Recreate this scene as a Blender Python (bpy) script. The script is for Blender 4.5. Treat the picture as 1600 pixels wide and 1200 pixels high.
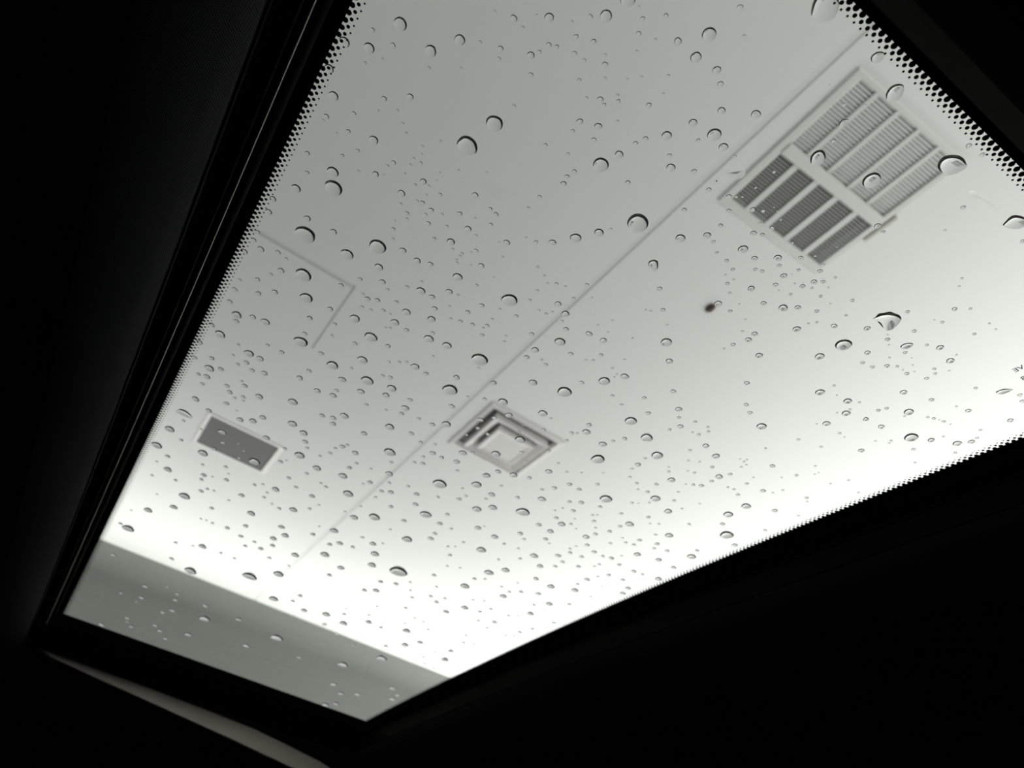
import bpy, bmesh, math, random
from mathutils import Vector, Matrix

for o in list(bpy.data.objects):
    bpy.data.objects.remove(o, do_unlink=True)
SC = bpy.context.scene
COL = SC.collection
random.seed(7)

# ------------------------------------------------------------------ camera
# world: X = car's length direction, Y = across the car, Z = up; camera at the origin, 1 unit = 1 m
F = 1100.12
AX = Vector((0.81713331, 0.47247473, 0.33024352))
AY = Vector((-0.55663351, 0.49780805, 0.66509119))
AZ = Vector((0.1498409, -0.72729277, 0.6697708))
# rows of the rotation: camera right, down, forward expressed in world axes
RIGHT = Vector((AX[0], AY[0], AZ[0])); DOWN = Vector((AX[1], AY[1], AZ[1])); FWD = Vector((AX[2], AY[2], AZ[2]))
cam = bpy.data.objects.new('camera', bpy.data.cameras.new('camera'))
COL.objects.link(cam)
m = Matrix.Identity(4)
for i in range(3):
    m[i][0] = RIGHT[i]; m[i][1] = -DOWN[i]; m[i][2] = -FWD[i]
cam.matrix_world = m
cam.data.sensor_width = 36
cam.data.lens = 36 * F / 1600
cam.data.clip_start = 0.01
cam.data.clip_end = 200
cam.data.dof.use_dof = True
cam.data.dof.focus_distance = 0.305
cam.data.dof.aperture_fstop = cam.data.lens / 1.7
SC.camera = cam

# ------------------------------------------------------------------ world, lights, exposure
W = bpy.data.worlds.new('world'); SC.world = W; W.use_nodes = True
W.node_tree.nodes['Background'].inputs[0].default_value = (0.97, 1.0, 0.97, 1)
W.node_tree.nodes['Background'].inputs[1].default_value = 0.04
SC.view_settings.view_transform = 'Standard'
SC.view_settings.look = 'None'
SC.view_settings.exposure = 0.37
SC.view_settings.gamma = 1
SC.view_settings.use_curve_mapping = False

def area(name, loc, rot, sx, sy, power, col):
    l = bpy.data.lights.new(name, 'AREA'); l.shape = 'RECTANGLE'; l.size = sx; l.size_y = sy
    l.energy = power; l.color = col
    o = bpy.data.objects.new(name, l); COL.objects.link(o); o.location = loc; o.rotation_euler = rot
    return o
L_SIDE = 2.05; L_FRONT = 4.5; L_BACK = 3.0      # radiance of the panels standing in for daylight; the back one is added fill
def rad_area(name, x0, x1, y0, y1, z, L, col):
    return area(name, ((x0+x1)/2, (y0+y1)/2, z), (math.pi, 0, 0), x1-x0, y1-y0, L*math.pi*(x1-x0)*(y1-y0), col)
rad_area('daylight_side', 3.25, 9, -7, 14, 0.6, L_SIDE, (1.0, 1.0, 0.985))
rad_area('fill_back', -12, 1.5, -10, -3.6, -1.15, L_BACK, (0.98, 1.0, 0.96))  # unseen panel behind the car, added to lift the ambient light on the ceiling
rad_area('daylight_front', -6, 12, 6.45, 9.0, 0.8, L_FRONT, (1.0, 1.0, 0.985))

# ------------------------------------------------------------------ helpers
H = 0.27          # height of the sunroof glass above the camera
CZ = 2.6          # height of the ceiling above the camera
def crown(yn): return 1 + 0.015*(yn-0.35)*(3.45-yn)      # the pane is bowed across the car
def ray(px, py):
    return RIGHT*(px-800) + DOWN*(py-600) + FWD*F
def un(px, py, off=0.0):                                    # where a line of sight meets the pane
    d = ray(px, py); z = H
    for _ in range(12):
        z = H*crown(d.y/d.z*z/H) + off
    return Vector((d.x/d.z*z, d.y/d.z*z, z))
def gz(y): return H*crown(y/H)

def link(name, me, mat=None, parent=None, **kw):
    o = bpy.data.objects.new(name, me); COL.objects.link(o)
    if mat is not None and me is not None and not me.materials: me.materials.append(mat)
    if parent is not None: o.parent = parent
    for k, v in kw.items(): o[k] = v
    return o
def empty(name, loc=(0,0,0), **kw):
    o = bpy.data.objects.new(name, None); COL.objects.link(o); o.location = loc; o.empty_display_size = .1
    for k, v in kw.items(): o[k] = v
    return o
def mesh(name, verts, faces, smooth=False):
    me = bpy.data.meshes.new(name); me.from_pydata([tuple(v) for v in verts], [], faces)
    me.update()
    if smooth:
        for p in me.polygons: p.use_smooth = True
    return me
class MB:
    def __init__(s): s.v = []; s.f = []
    def box(s, x0, x1, y0, y1, z0, z1):
        b = len(s.v)
        s.v += [(x0,y0,z0),(x1,y0,z0),(x1,y1,z0),(x0,y1,z0),(x0,y0,z1),(x1,y0,z1),(x1,y1,z1),(x0,y1,z1)]
        s.f += [tuple(b+i for i in q) for q in ((0,3,2,1),(4,5,6,7),(0,1,5,4),(1,2,6,5),(2,3,7,6),(3,0,4,7))]
        return s
    def loops(s, loops, closed=True, cap0=False, cap1=False):
        b = len(s.v); n = len(loops[0])
        for l in loops: s.v += [tuple(p) for p in l]
        for k in range(len(loops)-1):
            for i in range(n if closed else n-1):
                j = (i+1) % n
                s.f.append((b+k*n+i, b+k*n+j, b+(k+1)*n+j, b+(k+1)*n+i))
        if cap0: s.f.append(tuple(b+i for i in range(n))[::-1])
        if cap1: s.f.append(tuple(b+(len(loops)-1)*n+i for i in range(n)))
        return s
    def build(s, name, mat, parent=None, smooth=False, bevel=0, **kw):
        me = mesh(name, s.v, s.f, smooth)
        bm = bmesh.new(); bm.from_mesh(me)
        if bevel:
            bmesh.ops.bevel(bm, geom=bm.edges[:], offset=bevel, segments=2, affect='EDGES', profile=.5)
        bmesh.ops.recalc_face_normals(bm, faces=bm.faces[:])
        bm.to_mesh(me); bm.free()
        return link(name, me, mat, parent, **kw)

def rect_sheet(x0, x1, y0, y1, z0, z1, holes):              # a slab with rectangular openings cut right through
    xs = sorted({x0, x1, *[min(max(v, x0), x1) for h in holes for v in h[:2]]})
    ys = sorted({y0, y1, *[min(max(v, y0), y1) for h in holes for v in h[2:]]})
    inside = lambda cx, cy: x0 < cx < x1 and y0 < cy < y1 and not any(h[0] < cx < h[1] and h[2] < cy < h[3] for h in holes)
    bm = bmesh.new(); vs = {}
    def V(x, y, z):
        k = (round(x,6), round(y,6), z)
        if k not in vs: vs[k] = bm.verts.new(k)
        return vs[k]
    for i in range(len(xs)-1):
        for j in range(len(ys)-1):
            a, b, c, d = xs[i], xs[i+1], ys[j], ys[j+1]
            if not inside((a+b)/2, (c+d)/2): continue
            bm.faces.new((V(a,c,z0), V(a,d,z0), V(b,d,z0), V(b,c,z0)))
            bm.faces.new((V(a,c,z1), V(b,c,z1), V(b,d,z1), V(a,d,z1)))
            e = 1e-4
            for (p, q, tx, ty) in (((a,c),(b,c),(a+b)/2,c-e), ((b,c),(b,d),b+e,(c+d)/2), ((b,d),(a,d),(a+b)/2,d+e), ((a,d),(a,c),a-e,(c+d)/2)):
                if not inside(tx, ty):
                    bm.faces.new((V(*p,z0), V(*q,z0), V(*q,z1), V(*p,z1)))
    bmesh.ops.recalc_face_normals(bm, faces=bm.faces[:])
    me = bpy.data.meshes.new('sheet'); bm.to_mesh(me); bm.free()
    return me

# ------------------------------------------------------------------ materials
def mat(name, col, rough=.6, metal=0, spec=.5, noise=0, nscale=30, bump=0, bscale=200):
    M = bpy.data.materials.new(name); M.use_nodes = True
    nt = M.node_tree; b = nt.nodes['Principled BSDF']
    b.inputs['Base Color'].default_value = (*col, 1); b.inputs['Roughness'].default_value = rough
    b.inputs['Metallic'].default_value = metal; b.inputs['Specular IOR Level'].default_value = spec
    tc = nt.nodes.new('ShaderNodeTexCoord')
    if noise:
        n = nt.nodes.new('ShaderNodeTexNoise'); n.inputs['Scale'].default_value = nscale; n.inputs['Detail'].default_value = 4
        r = nt.nodes.new('ShaderNodeMix'); r.data_type = 'RGBA'
        r.inputs[6].default_value = (*[c*(1-noise) for c in col], 1); r.inputs[7].default_value = (*[min(1, c*(1+noise)) for c in col], 1)
        nt.links.new(tc.outputs['Object'], n.inputs['Vector']); nt.links.new(n.outputs['Fac'], r.inputs[0])
        nt.links.new(r.outputs[2], b.inputs['Base Color'])
    if bump:
        n = nt.nodes.new('ShaderNodeTexNoise'); n.inputs['Scale'].default_value = bscale
        bp = nt.nodes.new('ShaderNodeBump'); bp.inputs['Strength'].default_value = bump
        nt.links.new(tc.outputs['Object'], n.inputs['Vector']); nt.links.new(n.outputs['Fac'], bp.inputs['Height'])
        nt.links.new(bp.outputs[0], b.inputs['Normal'])
    return M

M_CEIL = mat('white_ceiling_paint', (.80, .81, .785), .85, spec=.2, noise=.015, nscale=.8)
M_JOINT = mat('ceiling_joint', (.73, .74, .715), .9, spec=.1, noise=.02)
M_WALL = mat('grey_green_wall_paint', (.20, .214, .197), .8, spec=.2, noise=.05, nscale=2)
M_FLOOR = mat('asphalt', (.05, .05, .05), .9, noise=.3, nscale=20)
M_VENT = mat('vent_white_enamel', (.70, .71, .68), .5, spec=.3, noise=.02)
M_RIM = mat('vent_rim_white', (.86, .845, .83), .5, spec=.3, noise=.02)
M_PINK = mat('diffuser_warm_white', (.74, .725, .71), .5, spec=.3, noise=.02)
M_SLAT = mat('louvre_grey', (.42, .42, .40), .5, spec=.3, noise=.03)
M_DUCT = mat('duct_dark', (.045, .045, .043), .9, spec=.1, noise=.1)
M_DUCT2 = mat('duct_grey', (.36, .34, .335), .9, spec=.1, noise=.1)
M_FILTER = mat('filter_pale_grey', (.58, .59, .57), .95, spec=.1, noise=.03)
M_MESH = mat('vent_mesh_grey', (.2, .2, .198), .8, spec=.1, noise=.05, nscale=12)
M_BROWN = mat('brown_fitting', (.085, .05, .04), .7, noise=.3, nscale=60)
M_STRIP = mat('beige_tab', (.50, .49, .44), .7, noise=.05)
M_BLACK = mat('black_plastic', (.0025, .0025, .0025), .7, spec=.05, bump=.05, bscale=900)
M_RUBBER = mat('black_rubber', (.0015, .0015, .0015), .85, spec=.02, bump=.04, bscale=1200)
M_GLINT = mat('seal_glint_grey', (.50, .49, .47), .45, spec=.5, noise=.15, nscale=900)  # pale grey stands in for the highlight on the black seal
M_TRIM = mat('grey_brown_trim', (.55, .475, .435), .55, spec=.3, noise=.08, nscale=300)
M_BODY = mat('dark_car_paint', (.006, .006, .007), .5, spec=.2, noise=.1)
M_FRIT = mat('black_ceramic_print', (.003, .003, .004), .7, spec=.05, noise=.1)
M_INK = mat('black_marking_ink', (.012, .01, .014), .7, spec=.1, noise=.1)

def fabric():
    M = mat('black_woven_headliner', (.12, .123, .128), .9, spec=.1)
    nt = M.node_tree; b = nt.nodes['Principled BSDF']
    tc = nt.nodes.new('ShaderNodeTexCoord')
    hs = []
    for rot in (0, math.pi/2):
        mp = nt.nodes.new('ShaderNodeMapping'); mp.inputs['Rotation'].default_value = (0, 0, rot + .55)
        w = nt.nodes.new('ShaderNodeTexWave'); w.inputs['Scale'].default_value = 420; w.inputs['Distortion'].default_value = .4
        nt.links.new(tc.outputs['Object'], mp.inputs[0]); nt.links.new(mp.outputs[0], w.inputs[0]); hs.append(w)
    mul = nt.nodes.new('ShaderNodeMath'); mul.operation = 'MULTIPLY'
    nt.links.new(hs[0].outputs['Fac'], mul.inputs[0]); nt.links.new(hs[1].outputs['Fac'], mul.inputs[1])
    r = nt.nodes.new('ShaderNodeMix'); r.data_type = 'RGBA'
    r.inputs[6].default_value = (.06, .061, .063, 1); r.inputs[7].default_value = (.22, .225, .232, 1)
    nt.links.new(mul.outputs[0], r.inputs[0]); nt.links.new(r.outputs[2], b.inputs['Base Color'])
    bp = nt.nodes.new('ShaderNodeBump'); bp.inputs['Strength'].default_value = .25; bp.inputs['Distance'].default_value = .0006
    nt.links.new(mul.outputs[0], bp.inputs['Height']); nt.links.new(bp.outputs[0], b.inputs['Normal'])
    return M
M_FABRIC = fabric()

def thin_glass():
    M = bpy.data.materials.new('sunroof_glass'); M.use_nodes = True; nt = M.node_tree; nt.nodes.clear()
    out = nt.nodes.new('ShaderNodeOutputMaterial'); mix = nt.nodes.new('ShaderNodeMixShader')
    tr = nt.nodes.new('ShaderNodeBsdfTransparent'); tr.inputs[0].default_value = (.99, .995, .985, 1)
    gl = nt.nodes.new('ShaderNodeBsdfGlossy'); gl.inputs['Roughness'].default_value = .01
    lw = nt.nodes.new('ShaderNodeFresnel')
    ge = nt.nodes.new('ShaderNodeNewGeometry'); mr = nt.nodes.new('ShaderNodeMapRange')
    mr.inputs[3].default_value = 1.5; mr.inputs[4].default_value = 1/1.5
    nt.links.new(ge.outputs['Backfacing'], mr.inputs[0]); nt.links.new(mr.outputs[0], lw.inputs[0])
    ml = nt.nodes.new('ShaderNodeMath'); ml.operation = 'MULTIPLY'; ml.inputs[1].default_value = .5
    nt.links.new(lw.outputs[0], ml.inputs[0]); nt.links.new(ml.outputs[0], mix.inputs[0])
    nt.links.new(tr.outputs[0], mix.inputs[1]); nt.links.new(gl.outputs[0], mix.inputs[2]); nt.links.new(mix.outputs[0], out.inputs[0])
    return M
M_GLASS = thin_glass()
def water():
    M = bpy.data.materials.new('rain_water'); M.use_nodes = True; nt = M.node_tree; nt.nodes.clear()
    out = nt.nodes.new('ShaderNodeOutputMaterial'); g = nt.nodes.new('ShaderNodeBsdfGlass')
    g.inputs['IOR'].default_value = 1.333; g.inputs['Roughness'].default_value = 0; g.inputs[0].default_value = (1, 1, 1, 1)
    nt.links.new(g.outputs[0], out.inputs[0]); return M
M_WATER = water()
def water_foot():           # where a drop sits on the pane: what is totally reflected there is lost sideways in the glass
    M = bpy.data.materials.new('rain_water_foot'); M.use_nodes = True; nt = M.node_tree; nt.nodes.clear()
    out = nt.nodes.new('ShaderNodeOutputMaterial'); g = nt.nodes.new('ShaderNodeBsdfRefraction')
    g.inputs['IOR'].default_value = 1.333; g.inputs['Roughness'].default_value = 0; g.inputs[0].default_value = (1, 1, 1, 1)
    nt.links.new(g.outputs[0], out.inputs[0]); return M
M_FOOT = water_foot()

# ------------------------------------------------------------------ the place outside: ceiling, walls, floor
X0, X1, Y0, Y1 = -4.2, 7.0, -4.2, 6.98
RC = .20
GR = (.502*CZ, .703*CZ, .160*CZ, .396*CZ)          # louvred grille opening
DF = (.508*CZ, .682*CZ, 1.08*CZ, 1.26*CZ)          # square diffuser
SV = (.005*CZ, .185*CZ, 1.612*CZ, 1.757*CZ)        # small dark vent
AP = (-.36*CZ, .1135*CZ, .975*CZ, 1.2*CZ)          # access panel outline
SEAM = (.4445*CZ, .4565*CZ)
ceil = link('ceiling', rect_sheet(X0, X1, Y0, Y1-RC, CZ+.012, CZ+.05, [GR, DF, SV]), M_JOINT, kind='structure', label='white painted ceiling above the wet sunroof')
link('ceiling_panel', rect_sheet(X0, SEAM[0], Y0, Y1-RC, CZ, CZ+.012, [SV, AP]), M_CEIL, ceil)
link('ceiling_panel', rect_sheet(SEAM[1], X1, Y0, Y1-RC, CZ, CZ+.012, [GR, DF]), M_CEIL, ceil)
MB().box(AP[0]+.02, AP[1]-.014, AP[2]+.032, AP[3], CZ, CZ+.012).build('access_panel', M_CEIL, ceil)
MB().box(AP[0], AP[1], AP[2], AP[3], CZ+.0045, CZ+.0115).build('joint_filler', M_JOINT, ceil)
MB().box(SEAM[0], SEAM[1], Y0, Y1-RC, CZ+.003, CZ+.012).build('seam_strip', M_JOINT, ceil)
# cove where the ceiling curves down into the front wall
cv = []
for k in range(13):
    a = k/12*math.pi/2
    cv.append((Y1-RC+RC*math.sin(a), CZ-RC+RC*math.cos(a)))
cv += [(Y1+.05, CZ-RC), (Y1+.05, CZ+.05), (Y1-RC, CZ+.05)]
MB().loops([[(X0, y, z) for y, z in cv], [(X1, y, z) for y, z in cv]], cap0=True, cap1=True).build('ceiling_cove', M_WALL, ceil)
MB().box(X0, X1, Y1, Y1+.25, 1.55, CZ-RC).build('wall_front', M_WALL, kind='structure', label='grey green downstand wall where the white ceiling ends')
MB().box(X0-.2, X0, Y0, Y1+.25, -1.25, CZ+.05).build('wall_left', M_WALL, kind='structure', label='dark grey side wall out of sight past the car')
MB().box(X0-.2, 12, Y0-.2, 14, -1.35, -1.25).build('floor', M_FLOOR, kind='structure', label='dark asphalt floor under the car')

# ------------------------------------------------------------------ louvred grille
gx0, gx1, gy0, gy1 = GR
zc = CZ
grille = empty('louvred_grille', ((gx0+gx1)/2, (gy0+gy1)/2, CZ), label='big louvred ceiling grille, half dark and half pale, near the dotted glass corner', category='air vent')
def inv(o):
    o.matrix_parent_inverse = Matrix.Translation(-o.parent.location); return o
def part(mb, name, m_, parent, **kw):
    return inv(mb.build(name, m_, parent, **kw))
b = MB()
lo = lambda d, z: [(gx0-d, gy0-d*.6, z), (gx1+d*.8, gy0-d*.6, z), (gx1+d*.8, gy1+d, z), (gx0-d, gy1+d, z)]
b.loops([lo(.036, zc), lo(.029, zc-.008), lo(.003, zc-.008), lo(-.002, zc-.006), lo(0, zc+.01), lo(.03, zc+.0)], closed=True)
part(b, 'grille_frame', M_VENT, grille)
ya_, yb_ = .2775*CZ, .2965*CZ
part(MB().box(gx0, gx1, ya_, yb_, zc-.012, zc+.01), 'divider', M_VENT, grille, bevel=.003)
for k in range(1, 5):
    xx = gx0 + (.0265*k+.0167*(k-.5))*CZ
    part(MB().box(xx-.0095, xx+.0095, gy0, ya_, zc-.006, zc+.001), 'bar', M_VENT, grille, bevel=.002)
    part(MB().box(xx-.0135, xx+.0135, yb_, gy1, zc-.006, zc+.001), 'bar', M_VENT, grille, bevel=.002)
part(MB().box(gx0, gx1, gy0, (ya_+yb_)/2, zc+.006, zc+.012), 'filter_pad', M_FILTER, grille, label='pale backing behind the lighter half of the grille')
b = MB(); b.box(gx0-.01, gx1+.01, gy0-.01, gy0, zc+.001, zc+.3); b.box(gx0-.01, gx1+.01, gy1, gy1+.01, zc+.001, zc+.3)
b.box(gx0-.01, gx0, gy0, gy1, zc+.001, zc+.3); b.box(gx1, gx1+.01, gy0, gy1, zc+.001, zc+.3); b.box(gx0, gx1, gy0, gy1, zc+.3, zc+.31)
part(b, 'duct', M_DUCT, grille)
pitch = .0052*CZ
def slat_me(a, t, w):
    c, s = math.cos(a), math.sin(a)
    pr = [(-w/2, -t/2), (w/2, -t/2), (w/2, t/2), (-w/2, t/2)]
    pr = [(y*c-z*s, y*s+z*c) for y, z in pr]
    xa = (gx1-gx0)/2-.001
    return mesh('slat', [(-xa, y, z) for y, z in pr]+[(xa, y, z) for y, z in pr], [(0,1,5,4),(1,2,6,5),(2,3,7,6),(3,0,4,7),(3,2,1,0),(4,5,6,7)])
sm = slat_me(0, .002, .0058); sm.materials.append(M_SLAT)
sm2 = slat_me(0, .002, .0062); sm2.materials.append(M_VENT)
for (a, e, me) in ((gy0+.006, ya_-.004, sm2), (yb_+.008, gy1-.004, sm)):
    n = int((e-a)/pitch)
    for k in range(n+1):
        o = link('slat', me, None, grille); o.location = (0, a+k*pitch-grille.location.y, .000)
grille.rotation_euler.z = -.026
tab = MB().box(gx1+.030, gx1+.046, .262*CZ, .318*CZ, zc-.012, zc).build('beige_strip', M_STRIP, bevel=.002, label='short beige strip on the ceiling against the edge of the louvred grille', category='strip')  # thin raised beige strip beside the grille edge

# ------------------------------------------------------------------ square diffuser
cx, cy = (DF[0]+DF[1])/2, (DF[2]+DF[3])/2
dif = empty('square_diffuser', (cx, cy, CZ), label='square stepped air diffuser in the middle of the white ceiling', category='air vent')
def sq(r, z): return [(cx-r, cy-r, z), (cx+r, cy-r, z), (cx+r, cy+r, z), (cx-r, cy+r, z)]
R0 = (DF[1]-DF[0])/2
part(MB().loops([sq(R0+.035, zc), sq(R0+.032, zc-.008), sq(R0+.004, zc-.012), sq(R0-.004, zc+.02), sq(R0+.02, zc+.02), sq(R0+.02, zc)]), 'flange', M_PINK, dif)
part(MB().loops([sq(R0-.050, zc+.035), sq(R0-.036, zc-.030), sq(R0-.042, zc-.034), sq(R0-.080, zc-.016), sq(R0-.084, zc+.035)]), 'outer_cone', M_PINK, dif)
part(MB().loops([sq(R0-.115, zc+.02), sq(R0-.098, zc-.042), sq(R0-.104, zc-.046), sq(R0-.13, zc-.040)], cap1=True), 'centre_plate', M_PINK, dif)
b = MB(); r = R0
b.box(cx-r-.01, cx+r+.01, cy-r-.01, cy-r, zc+.02, zc+.2); b.box(cx-r-.01, cx+r+.01, cy+r, cy+r+.01, zc+.02, zc+.2)
b.box(cx-r-.01, cx-r, cy-r, cy+r, zc+.02, zc+.2); b.box(cx+r, cx+r+.01, cy-r, cy+r, zc+.02, zc+.2); b.box(cx-r, cx+r, cy-r, cy+r, zc+.04, zc+.2)
part(b, 'duct', M_DUCT2, dif)

# ------------------------------------------------------------------ small dark vent
sv = empty('mesh_vent', ((SV[0]+SV[1])/2, (SV[2]+SV[3])/2, CZ), label='small dark grey rectangular vent in a pale frame near the left dotted edge', category='air vent')
lo = lambda d, z: [(SV[0]-d, SV[2]-d, z), (SV[1]+d, SV[2]-d, z), (SV[1]+d, SV[3]+d, z), (SV[0]-d, SV[3]+d, z)]
part(MB().loops([lo(.030, zc), lo(.024, zc-.005), lo(.002, zc-.005), lo(-.001, zc+.012), lo(.03, zc+.012)]), 'vent_frame', M_RIM, sv)
part(MB().box(SV[0], SV[1], SV[2], SV[3], zc+.002, zc+.008), 'mesh_panel', M_MESH, sv)

# ------------------------------------------------------------------ small brown fitting
p = ray(1110, 481); p = p*(CZ/p.z)
b = MB(); n = 16
q0, q1 = ray(1103, 486), ray(1118, 475)
u1 = (q1*(CZ/q1.z)-q0*(CZ/q0.z)).normalized(); u2 = Vector((-u1.y, u1.x, 0))
ring = lambda r, z: [(p.x+r*(1.5*math.cos(t)*u1.x+math.sin(t)*u2.x), p.y+r*(1.5*math.cos(t)*u1.y+math.sin(t)*u2.y), z) for t in [2*math.pi*k/n for k in range(n)]]
b.loops([ring(.019, CZ+.001), ring(.019, CZ-.004), ring(.013, CZ-.008), ring(.012, CZ-.016), ring(.007, CZ-.020)], cap0=True, cap1=True)
b.build('ceiling_fitting', M_BROWN, label='tiny dark brown round fitting on the white ceiling below the louvred grille', category='fitting')

# ------------------------------------------------------------------ the car
car = empty('car_body', (0, 0, H), label='dark car cabin around the open view of the sunroof glass', category='car')
# glass opening edges (in units of H)
GA, GC, GD, GB = -.1092, 1.3290, .1085, 3.497
def rloop(x0, x1, y0, y1, z, r, n=5):                       # rounded rectangle
    pts = []
    for (cx_, cy_, a0) in ((x1-r, y1-r, 0), (x0+r, y1-r, 90), (x0+r, y0+r, 180), (x1-r, y0+r, 270)):
        for k in range(n+1):
            a = math.radians(a0+90*k/n)
            pts.append((cx_+r*math.cos(a), cy_+r*math.sin(a)))
    return [(x*H, y*H, z*H) for x, y in pts]
def dense(loop, per=10):                                    # put points along the straight stretches
    out = []
    for i, a in enumerate(loop):
        c = loop[(i+1) % len(loop)]
        d = (Vector(c)-Vector(a)).length
        k = max(1, int(d/(.06)))
        for j in range(k): out.append(tuple(Vector(a).lerp(Vector(c), j/k)))
    return out
OX0, OX1, OY0, OY1 = -.176, 1.338, .080, 3.62
prof = [(.006, .900), (.006, .8725), (.011, .867), (.030, .850), (.12, .788), (.4, .74), (1.0, .60), (2.2, .10), (3.2, -1.2), (3.4, -4.7)]
base = dense(rloop(OX0, OX1, OY0, OY1, 1, .06))
def grow(loop, d, z, bow=True):
    out = []
    for (x, y, _) in loop:
        x /= H; y /= H
        mx = min(max(x, OX0+.06), OX1-.06); my = min(max(y, OY0+.06), OY1-.06)
        vx, vy = x-mx, y-my; l = math.hypot(vx, vy) or 1
        zz = z + (.012*(my-.35)*(3.45-my) if bow else 0)
        out.append(((x+vx/l*d)*H, (y+vy/l*d)*H, zz*H))
    return out
inv(MB().loops([grow(base, d, z) for d, z in prof]).build('headliner', M_FABRIC, car, smooth=True, label='black woven headliner around the sunroof'))
# upright frame between headliner and glass
inv(MB().loops([grow(base, .030, .985), grow(base, .030, .93), grow(base, .002, .925), grow(base, .003, .905), grow(base, .003, .873), grow(base, .006, .873)]).build('sunroof_frame', M_BLACK, car, smooth=False))
# black sheet added over the near headliner edge so that it stays dark
lps = []
for (y, z) in ((.083,.880),(.083,.862),(.055,.830),(.01,.798),(-.05,.776),(-.35,.722),(-.8,.60),(-.8,.64),(-.35,.735),(-.05,.785),(.06,.870)):
    lps.append([(x*H, y*H, z*H) for x in (-.16, .2, .6, 1.0, 1.33)])
inv(MB().loops(lps+[lps[0]], closed=False).build('dark_cover', M_BLACK, car, label='black sheet added to darken the near edge'))
# outside skin of the roof
rb = dense(rloop(-.40, 1.62, -.17, 3.78, 1, .08))
inv(MB().loops([grow(rb, -.005, .95), grow(rb, 0, 1.0), grow(rb, .02, 1.02), grow(rb, 1.2, .98), grow(rb, 2.6, .6), grow(rb, 3.3, -1.2), grow(rb, 3.5, -4.8)]).build('roof_skin', M_BODY, car, smooth=True))
# rubber seals and rails; the left seal's highlight is painted as a pale bead
def rail(name, m_, X, Z, ya, yb, w, hgt, **kw):
    l0 = []
    ys = [ya+(yb-ya)*k/30 for k in range(31)]
    lps = []
    for y in ys:
        z = Z + .012*(y-.35)*(3.45-y)
        lps.append([(H*(X+w/2*math.cos(a)), H*y, H*(z+hgt/2*math.sin(a))) for a in [2*math.pi*k/8 for k in range(8)]])
    return inv(MB().loops(lps, cap0=True, cap1=True).build(name, m_, car, smooth=True, **kw))
rail('seal_glint', M_GLINT, -.143, .925, .10, 3.45, .0062, .006, label='thin highlight painted pale along the left rubber seal')
rail('rubber_seal', M_RUBBER, -.135, .957, .10, 3.5, .018, .05)
rail('rubber_seal', M_RUBBER, 1.345, .975, .10, 3.5, .016, .03)
rail('guide_rail', M_BLACK, 1.365, .945, .10, 3.5, .02, .03)
rail('guide_rail', M_RUBBER, -.158, .905, .10, 3.45, .016, .016)
# front cross seal below the far edge of the glass
b = MB()
b.box(-.18*H, 1.36*H, 3.497*.985*H, 3.60*H, .93*H, .985*H)
inv(b.build('cross_seal', M_RUBBER, car, bevel=.002))
# grey brown trim strip at the far edge of the opening
up = [(-.142,.874),(-.08,.872),(.10,.866),(.42,.857),(.858,.836),(1.02,.816),(1.199,.793),(1.30,.772)]
dn = [(-.138,.866),(-.062,.846),(.10,.829),(.30,.810),(.574,.783),(.78,.762),(1.0,.738),(1.28,.705)]
lps = []
for (u, d) in zip(up, dn):
    lps.append([(u[0]*H, 3.60*H, u[1]*H), (d[0]*H, 3.57*H, d[1]*H), (d[0]*H, 3.63*H, d[1]*H), (u[0]*H, 3.63*H, u[1]*H)])
inv(MB().loops(lps, cap0=True, cap1=True).build('trim_strip', M_TRIM, car, label='grey brown trim strip catching light below the far edge'))

# ------------------------------------------------------------------ sunroof panel: pane, black printed border, dots, marking
roof = empty('sunroof_panel', (.6*H, 1.8*H, H), label='rain covered sunroof glass with black dotted border', category='sunroof')
ys = [-.16+(3.76+.16)*k/40 for k in range(41)]
lps = []
for y in ys:
    zb, zt = H*crown(y), H*crown(y)+.004
    lps.append([(-.38*H, y*H, zb), (1.6*H, y*H, zb), (1.6*H, y*H, zt), (-.38*H, y*H, zt)])
TH = .004
inv(MB().loops(lps, cap0=True, cap1=True).build('glass_pane', M_GLASS, roof))
def strip(xa, xb, ya, yb, n=40):
    v = []; f = []
    for k in range(n+1):
        y = ya+(yb-ya)*k/n
        v += [(xa*H, y*H, H*crown(y)-.0004), (xb*H, y*H, H*crown(y)-.0004)]
        if k: f.append((2*k-2, 2*k-1, 2*k+1, 2*k))
    return v, f
b = MB()
for a in ((-.379, GA, -.155, 3.755), (GC, 1.599, -.155, 3.755), (GA, GC, -.155, GD), (GA, GC, GB, 3.755)):
    v, f = strip(*a); k = len(b.v); b.v += v; b.f += [tuple(i+k for i in q) for q in f]
inv(b.build('printed_border', M_FRIT, roof))
b = MB(); P = .0123
def dot(x, y, r):
    k = len(b.v); z = H*crown(y)-.0005; s = .015*(3.8-2*y)
    for i in range(10):
        a = math.pi*2*i/10; dy = r*math.sin(a)
        b.v.append(((x+r*math.cos(a))*H, (y+dy)*H, z+s*dy*H))
    b.f.append(tuple(range(k, k+10)))
for k in range(-1, int((GB-.12)/.01255)):
    y = .1167+k*.01255
    for (x, off, r) in ((-.1070, .5, .0043), (-.0999, 0, .0029), (-.0935, .5, .0016)): dot(x, y+off*.01255, r)
for k in range(-1, int((GB-.12)/.01225)):
    y = .1187+k*.01225
    for (x, off, r) in ((1.3266, .5, .0043), (1.3194, 0, .0029), (1.3138, .5, .0016)): dot(x, y+off*.01225, r)
for k in range(-1, 116):
    x = -.0964+k*.01235
    for (y, off, r) in ((.1110, .5, .0045), (.1178, 0, .0030), (.1235, .5, .0017)): dot(x+off*.01235, y+.006*(x-.5), r)
inv(b.build('printed_dots', M_FRIT, roof, kind='stuff'))
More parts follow.
